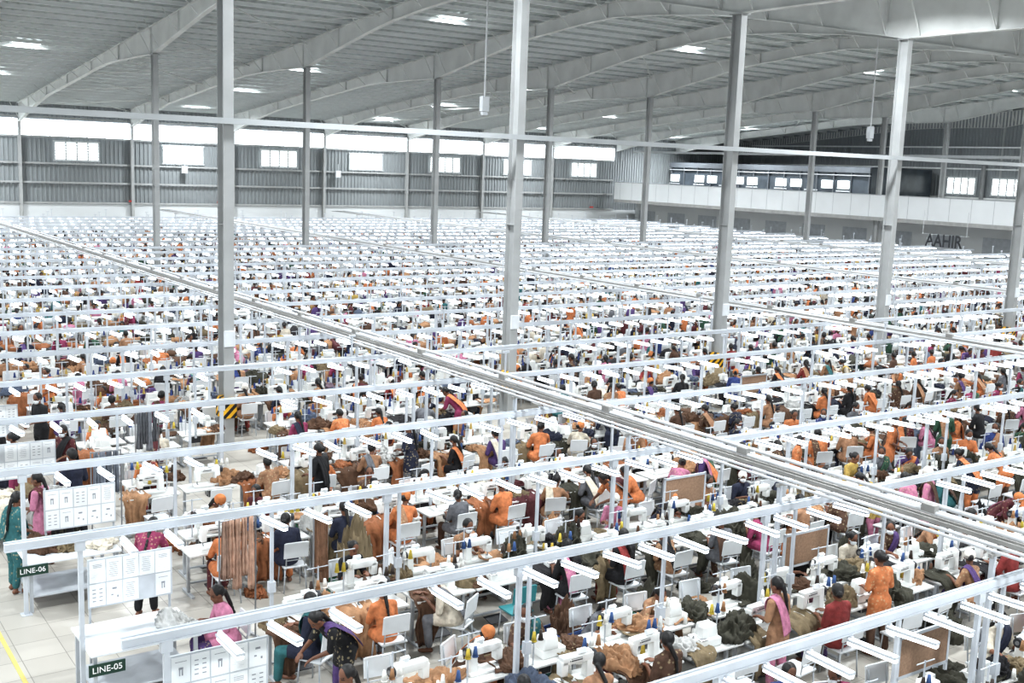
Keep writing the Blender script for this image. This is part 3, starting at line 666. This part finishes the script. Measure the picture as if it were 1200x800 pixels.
# ------------------------------------------------------------------ cable trays
mb=MB();mb.box((0,0,0),(1.15,.05,.05));SB=mb.mesh('bracket',[M['tray']]);mb=MB();mb.box((0,0,-.01),(.10,.22,.11));mb.box((0,-.08,-.09),(.05,.05,.08));EB=mb.mesh('plug_box',[M['tray']],.01)
mb=MB();mb.box((0,0,1.31),(.06,.06,2.62));SPm=mb.mesh('support_post',[M['rail']])
for x in(13.1,29.0,44.9,60.7):
    mb=MB();L=90;yc=48
    for s in(-.06,.06): mb.box((s,yc,2.70),(.022,L,.06))
    for k in range(int(L/.45)): mb.box((0,3+k*.45,2.675),(.12,.04,.02))
    ob('cable_tray',mb.mesh('tray',[M['tray']]),(x,0,0),0,None,'galvanised ladder cable tray running over the rails','cable tray','overhead cable trays')
    for dx,r_,z in((.24,.036,2.71),(.42,.022,2.69),(.60,.036,2.71),(-.23,.026,2.69),(-.41,.024,2.685)):
        mb=MB();mb.cyl((0,3,0),(0,93,0),r_,n=8);ob('service_pipe',mb.mesh('pipe',[M['pipe']],0,True),(x+dx,0,z),0,None,'long grey service pipe beside the cable tray','pipe','overhead service pipes')
    for j,yr in enumerate(LY):
        if seen(x,yr,2.6,100,200):
            r=ob('tray_support',SB,(x+.1,yr+.12,2.63),0,None,'steel cross bracket carrying the cable tray','bracket','tray support brackets')
            ob('support_post',SPm,(-.5,0,-2.63),parent=r)
            if j<14: ob('plug_box',EB,(x+.24,yr+1.5,2.78),0,None,'small grey electrical plug box on the pipe','electrical box','plug boxes on the trays')
# ------------------------------------------------------------------ stations
def blocked(x,y):
    for c in CX[1:8]:
        k=y/26.65
        if 22.0<y<26.4 and abs(x-c*k)<.85: return True
    return False
stn=[]
for j,yr in enumerate(LY):
    for side in(-1,1):
        for k in range(63):
            x=6.3+1.11*k+(.2 if side>0 else 0)
            y=yr+side*1.0
            if abs(y-60.1)<.9 and min(abs(x-c) for c in CX)<.95: continue
            if not seen(x,y,.9): continue
            if j==2 and side==1 and x<7.2: continue
            if blocked(x,y): continue
            stn.append((proj(x,y,.9)[2],x,yr,side,j))
stn.sort()
tealk=min(range(len(stn)),key=lambda i:abs(proj(stn[i][1],stn[i][2]+stn[i][3],.7)[0]-640)+abs(proj(stn[i][1],stn[i][2]+stn[i][3],.7)[1]-690))
low=[[],[],[],[]];lch=[];ltb=[];lmc=[[],[]];lfb=[[],[],[]];ldr=[[],[]]
SPM=MB();SPM.cyl((0,0,0),(0,0,.14),.038,.02,10);CONE=SPM.mesh('thread_cone',[M['spool']],0,True)
npile=0
for i,(d,x,yr,side,j) in enumerate(stn):
    rz=0 if side<0 else math.pi; sg_=-side
    near=i<300; full=i<95
    x+=random.uniform(-.05,.05)
    has=random.random()<.84 and i!=tealk; standing=random.random()<.05
    kd=random.choices(['sit','lean','upright','reach'],[4,4,2,3])[0]
    if standing: kd=random.choice(['stand','bend'])
    py=yr+side*1.0
    ti=pick(PAL);bi=pick(PAL)
    if near and x<14 and random.random()<.25: ti=random.choice([0,1,0])
    mv=0 if random.random()<.7 else 1
    cl='white plastic work chair, grey metal legs, '+('worker seated' if has and not standing else 'empty')
    ty=yr+side*.42
    olive=x>10.5 and yr<17
    def fcol():
        if olive: return random.choices([1,2,6,3,5,0],[11,3,2,1,1,1])[0]
        if x<12: return random.choices([0,2,3,9,11,5],[5,3,6,1,4,1])[0]
        return pick(FPAL)
    px=x-sg_*.30
    spots=[]
    if random.random()<(.75 if olive else .55): spots.append((px-.12*sg_,ty-side*.02,.75))
    if random.random()<.28: spots.append((x+.42*sg_,ty-side*.08,.75))
    if random.random()<.18: spots.append((x+random.uniform(-.3,.3),yr+side*1.50,0))
    if random.random()<.16: spots.append((x+.5*sg_,yr+side*.95,0))
    hasdr=random.random()<.8
    if near:
        table(x,ty,rz,full)
        turn=random.choice([-1,1])*random.uniform(.4,1.0) if random.random()<.22 else random.uniform(-.18,.18)
        chair(x+random.uniform(-.05,.05),py+(0 if not standing else side*.18),rz+turn*.7,full,cl,i==tealk)
        if random.random()<.97: machine(x,ty,rz+random.uniform(-.06,.06),full,mv)
        if has:
            hs=random.choices(['bun','plait','short'],[3,6,2])[0];mk=random.random()<.6;cp=random.choices([0,1,2],[12,1,1])[0]
            person(kd,x-sg_*.05,py+(side*-.16 if standing else 0),rz+turn,random.uniform(.96,1.06),ti,bi,hs,mk,cp,random.random()<.5)
        for (sx,sy,sz) in spots:
            fi=fcol();fn,fc,_=FPAL[fi]
            if npile<300:
                npile+=1
                o=ob('fabric_pile',random.choice(PILES),(sx,sy,sz),random.uniform(0,6),None,'crumpled %s garment pieces heaped on %s'%(fn,'a sewing table' if sz else 'the floor'),'fabric','garment piles',color=fc)
                kk=1.25 if olive and fi==1 else 1
                o.scale=(random.uniform(.8,1.15)*kk,random.uniform(.8,1.1)*kk,random.uniform(.8,1.4)*kk)
            else: lfb[i%3].append((sx,sy,sz,random.uniform(0,6),1,fi,0))
        if hasdr:
            fi=fcol();fn,fc,_=FPAL[fi]
            ob('draped_garment',random.choice(DRAPES),(px,ty,.75),rz+random.uniform(-.2,.2),None,'%s garment draped over the table edge'%fn,'fabric','draped garments',color=fc)
        if i<150:
            for q in range(random.randint(0,3)):
                cc=random.choice([('yellow',(200,172,70)),('white',(232,232,228)),('blue',(60,90,140)),('brown',(110,78,58)),('white',(232,232,228))])
                ob('thread_cone',CONE,(x+random.uniform(-.48,.48),yr+side*random.uniform(.17,.24),.75),0,None,'%s cone of sewing thread on a table'%cc[0],'thread','loose thread cones',color=cc[1])
    else:
        ltb.append((x,ty,0,rz,1,0,0));lch.append((x,py,0,rz+random.uniform(-.25,.25),1,0,0))
        if random.random()<.95:lmc[mv].append((x,ty,0,rz,1,0,0))
        if has:
            q={'sit':0,'lean':1,'upright':3,'reach':3}.get(kd,2); low[q].append((x,py-(side*.16 if standing else 0),0,rz+random.uniform(-.5,.5),random.uniform(.97,1.05),2+ti,2+bi))
        for (sx,sy,sz) in spots:
            if sz or (abs(sy-60.1)>.9 and abs(sy-26.65)>.7): lfb[i%3].append((sx,sy,sz,random.uniform(0,6),random.uniform(.8,1.1),pick(FPAL),0))
        if hasdr:ldr[i%2].append((px,ty,.75,rz,1,pick(FPAL),0))
        if random.random()<.05 and not (abs(yr+side*1.7-60.1)<.6 or abs(yr+side*1.7-26.65)<.6): low[2].append((x+.4,yr+side*1.7,0,random.uniform(0,6),1.03,2+pick(PAL),2+pick(PAL)))
ob('seated_people',merge('seated_people',[(LOWP[q],low[q]) for q in range(4)],[M['skin'],M['hair']]+PMATS,True),label='hundreds of garment workers in colourful clothes at distant machines',cat='person',group='garment workers along the sewing lines',kind='stuff')
ob('work_chairs',merge('work_chairs',[(T_CH,lch)],CM),label='hundreds of white work chairs along distant sewing lines',cat='chair',group=CG,kind='stuff')
ob('sewing_tables',merge('sewing_tables',[(T_TB,ltb)],TM),label='hundreds of white sewing tables in distant lines',cat='table',group=TG,kind='stuff')
ob('sewing_machines',merge('sewing_machines',[(T_MC[0],lmc[0]),(T_MC[1],lmc[1])],MM),label='hundreds of white sewing machines in distant lines',cat='sewing machine',group='industrial sewing machines on the tables',kind='stuff')
ob('fabric_piles',merge('fabric_piles',[(T_PILE[q],lfb[q]) for q in range(3)]+[(T_DR[q],ldr[q]) for q in range(2)],FMATS,True),label='heaps of garment pieces on distant tables',cat='fabric',group='garment piles',kind='stuff')
for q in range(34):
    j=random.randint(0,11);x=random.uniform(6,36);y=LY[j]+1.75
    if not seen(x,y,1): continue
    if (abs(y-26.65)<.5 or 22<y<24) and min(abs(x-c*y/26.65) for c in CX)<.9: continue
    if abs(x-8.2)<1.2 and abs(y-16.1)<.5: continue
    person(random.choice(['stand','stand','bend']),x,y,random.uniform(0,6.28),random.uniform(.98,1.07),pick(PAL),pick(PAL),random.choice(['plait','bun','short']),random.random()<.5,random.choice([0,0,0,1]),random.random()<.5,group='workers standing in the aisles')
# ------------------------------------------------------------------ line heads
mb=MB();mb.box((0,0,.80),(1.45,1.05,.03));LT=mb.mesh('tabletop',[M['plast']],.005)
mb=MB();mb.box((0,0,.39),(.05,.05,.78));LLG=mb.mesh('leg',[M['legs']],.004)
mb=MB();mb.box((0,0,.25),(1.3,.95,.02));LSH=mb.mesh('shelf',[M['legs']])
mb=MB();mb.box((0,0,0),(1.16,.025,.70));BO=mb.mesh('display_board',[M['boardg']],.004)
def paper(v):
    mb=MB();mb.box((0,0,0),(.212,.004,.315));rr=random.Random(v)
    y=-.003
    if v==0:
        for a in range(8): mb.box((rr.uniform(-.02,.0),y,.10-a*.028),(rr.uniform(.08,.14),.002,.005),1)
    if v==1:
        mb.box((0,y,.02),(.05,.002,.025),1);mb.box((-.016,y,-.03),(.014,.002,.07),1);mb.box((.016,y,-.03),(.014,.002,.07),1);mb.box((0,y,.10),(.13,.002,.006),1)
    if v==2:
        for a in range(4):
            for b in range(2): mb.box((-.045+b*.09,y,.08-a*.055),(.045,.002,.012),1)
    if v==3:
        mb.box((0,y,.06),(.06,.002,.025),1);mb.box((-.03,y,-.03),(.03,.002,.02),1);mb.box((.045,y,-.06),(.02,.002,.03),1)
    if v==4:
        for a in range(3): mb.box((0,y,.10-a*.02),(.12,.002,.005),1)
    return mb.mesh('paper_sheet',[M['paper'] if v==4 else M['wallw2'],M['print']])
PAPERS=[paper(v) for v in range(5)]
mb=MB();mb.box((0,0,0),(.03,.03,1.68));BP=mb.mesh('board_leg',[M['legs']])
mb=MB();mb.box((0,0,0),(.46,.02,.16));LS=mb.mesh('line_sign',[M['signg']],.003)
for j in range(0,9):
    yr=LY[j]; oy=.3 if j==3 else 0
    t=ob('inspection_table',None,(4.15,yr+.2+oy,0),0,None,'white topped inspection table at the end of sewing line','table','inspection tables at the line ends')
    ob('tabletop',LT,parent=t);ob('shelf',LSH,parent=t)
    for x in(-.66,.66):
        for y in(-.46,.46):ob('leg',LLG,(x,y,0),parent=t)
    b=ob('notice_board',BO,(4.25+(.25 if j==3 else 0),yr+.78+oy,1.36 if j!=3 else 1.30),0,None,'upright notice board covered with printed sheets above table','notice board','notice boards at the line ends')
    for x in(-.55,.55):ob('board_leg',BP,(x,.03,-.52 if j!=3 else -.46),parent=b)
    for a in range(5):
        for c in range(2):
            if random.random()<.97: ob('paper_sheet',random.choice(PAPERS),(-.45+a*.225+random.uniform(-.004,.004),-.016,-.168+c*.335),parent=b)
    if j in(2,3):
        s=ob('line_sign',LS,(3.62 if j!=3 else 3.5,yr-.345+oy,.62 if j!=3 else .72),0,None,'dark green line number sign with white letters','sign','line number signs')
        ob('sign_letters',text('LINE-%02d'%(j+3),.115,M['whitep'],'sign_letters'),(0,-.012,0),parent=s,R=(math.pi/2,0,0))
    for q in range(3 if j>2 else 1):
        f=FPAL[random.choice([0,7,3,2,5])]
        ob('fabric_pile',PILES[(j+q)%7],(4.65-q*.45,yr+.05+oy+q*.15,.815),j+q,None,'crumpled %s garment pieces on an inspection table'%f[0],'fabric','garment piles',color=f[1])
    if j>3:
        for q in range(4):
            f=FPAL[pick(FPAL)];ob('draped_garment',DRAPES[q],(3.7+q*.35,yr-.06+oy,.815),random.uniform(-.2,.2),None,'%s garment draped over an inspection table edge'%f[0],'fabric','draped garments',color=f[1])
person('sit',5.35,14.3,math.pi/2,1.06,3,4,'plait',False,0,False); chair(5.35,14.3,math.pi/2,True,'white plastic work chair at inspection table, worker seated')
person('stand',5.4,10.6,math.pi/2,1.03,12,7,'plait',False,0,False)
AG='workers standing in the aisles'
person('stand',4.9,21.0,.4,1.1,6,7,'short',True,0,False,group=AG)
person('stand',4.1,19.95,.9,1.05,3,8,'plait',False,0,True,group=AG)
person('bend',5.0,17.0,-.6,1.04,2,7,'plait',True,0,False,group=AG)
person('stand',3.45,19.0,-1.2,1.04,5,5,'plait',False,0,True,group=AG)
person('stand',4.3,23.1,1.0,1.05,2,7,'bun',True,0,True,group=AG)
person('stand',5.3,23.4,2.2,1.05,8,7,'plait',True,0,True,group=AG)
person('stand',5.5,26.6,2.0,1.08,7,6,'short',True,0,False,group=AG)
def rack(X,Y,rz,col,cn,n,ln,w=.5):
    mb=MB();h=w/2+.08
    for s in(-1,1):mb.cyl((s*h,0,0),(s*h,0,1.95),.014,n=8);mb.box((s*h,0,.02),(.04,.5,.04))
    mb.cyl((-h,0,1.93),(h,0,1.93),.014,n=8)
    r=ob('garment_rack',mb.mesh('rack',[M['steel']]),(X,Y,0),rz,None,'steel rail rack hung with %s garments'%cn,'clothes rack','garment racks')
    for i in range(n):
        mb=MB();vs=[];nx=8;nz=12;l2=ln*random.uniform(.75,1.1)
        for a in range(nz):
            for b in range(nx):
                u=b/(nx-1)*2-1;v=a/(nz-1)
                vs.append((u*(.035+.02*v)+.012*noise.noise(Vector((u*2,v*3,i))),.025*math.sin(u*6+i)*(1+v),1.93-v*l2))
        mb.add(vs,[(a*nx+b,a*nx+b+1,(a+1)*nx+b+1,(a+1)*nx+b) for a in range(nz-1) for b in range(nx-1)])
        me=mb.mesh('g',[M['fab']],0,True)
        a=Vector((-w/2+i*w/max(1,n-1),0,0));a.rotate(Matrix.Rotation(rz,3,'Z'))
        k=random.uniform(.75,1.12)
        g=ob('hanging_garment',me,(X+a.x,Y+a.y,0),rz+random.uniform(-.2,.2),None,'%s garment strip hanging on a rack'%cn,'garment','hanging garments',color=tuple(min(255,c*k) for c in col))
        m=g.modifiers.new('s','SOLIDIFY');m.thickness=.02
rack(5.85,15.3,.15,(186,152,132),'pale tan',5,1.15,.44)
rack(7.0,14.9,.6,(140,104,80),'brown',3,1.0,.24)
rack(5.2,20.0,.0,(120,126,136),'grey denim',4,.9,.36)
rack(6.8,22.9,.2,(120,124,130),'grey',4,.8,.36)
def basket(X,Y,rz,ci,mt='green',mn='green',hh=2.4):
    mb=MB()
    for z in(.02,.12,.22,.32):
        for s in(-1,1):mb.box((0,s*.22,z),(.6,.015,.05));mb.box((s*.3,0,z),(.015,.44,.05))
    for q in range(7):
        for s in(-1,1):mb.box((-.3+q*.1,s*.22,.17),(.018,.02,.34))
    for q in range(5):
        for s in(-1,1):mb.box((s*.3,-.22+q*.11,.17),(.02,.018,.34))
    mb.box((0,0,.01),(.6,.44,.015))
    b=ob('plastic_basket',mb.mesh('basket',[M[mt]]),(X,Y,0),rz,None,'%s slatted plastic basket holding garment pieces'%mn,'basket','slatted baskets in the aisles')
    f=FPAL[ci];g=ob('fabric_pile',PILES[2],(X,Y,.14),rz,None,'crumpled %s garment pieces heaped in a basket'%f[0],'fabric','garment piles',color=f[1]);g.scale=(.8,.85,hh)
    return b,g
b,g=basket(8.2,16.1,.2,2,hh=4.6);b.scale=(1.2,1.1,1.0);g.scale=(1.0,1.0,4.6);g['label']='tall khaki heap of garment pieces in green basket'
for q,(bx,by,br,ci) in enumerate(((12.3,16.1,.1,0),(11.6,12.6,0,1),(16.5,12.6,.1,1),(15.2,19.6,.2,6),(19.0,16.1,0,5),(9.0,19.6,0,3),(13.9,12.6,.3,1),(10.0,12.65,.1,3),(18.3,19.6,.1,2),(22.4,16.2,0,1),(13.2,23.1,.1,0),(20.6,12.6,0,6),(17.2,23.1,0,7),(24,19.6,.1,1))):
    basket(bx,by,br,ci,'bluep' if q%4==3 else 'green','blue' if q%4==3 else 'green')
mb=MB();mb.box((0,0,0),(1.0,.02,.5));CB=mb.mesh('cork_panel',[M['cork']])
mb=MB()
for z in(-.27,.27):mb.box((0,0,z),(1.08,.035,.04))
for x in(-.52,.52):mb.box((x,0,-.47),(.04,.035,1.54))
CF=mb.mesh('board_frame',[M['rail']])
for x,y in((14.1,11.6),(14.6,15.0),(12.3,8.1),(24.0,22.1)):
    r=ob('cork_board',CF,(x,y,1.24),0,None,'brown cork board in white frame standing behind tables','notice board','cork boards between the machines');ob('cork_panel',CB,parent=r)
mb=MB();mb.box((0,44,.003),(.06,90,.006));ob('trim_30',mb.mesh('line',[M['yellow']]),(2.9,0,0),kind='structure')
# ------------------------------------------------------------------ world, camera
w=bpy.data.worlds.new('w');SC.world=w;w.use_nodes=True;bg=w.node_tree.nodes['Background'];bg.inputs[0].default_value=(.84,.92,1,1);bg.inputs[1].default_value=1.0
SC.view_settings.view_transform='Standard';SC.view_settings.exposure=.12;SC.view_settings.gamma=.9
cam=bpy.data.cameras.new('camera');co=bpy.data.objects.new('camera',cam);COL.objects.link(co);SC.camera=co
cam.sensor_width=36;cam.lens=FPX/1200*36;cam.clip_end=600;cam.clip_start=.1
fw=Vector((sa*math.cos(TH),ca*math.cos(TH),-math.sin(TH)));r0=Vector((ca,-sa,0));u0=r0.cross(fw)
rr=r0*math.cos(RO)+u0*math.sin(RO);uu=u0*math.cos(RO)-r0*math.sin(RO)
Mx=Matrix((rr,uu,-fw)).transposed().to_4x4();Mx.translation=Vector((0,0,H));co.matrix_world=Mx
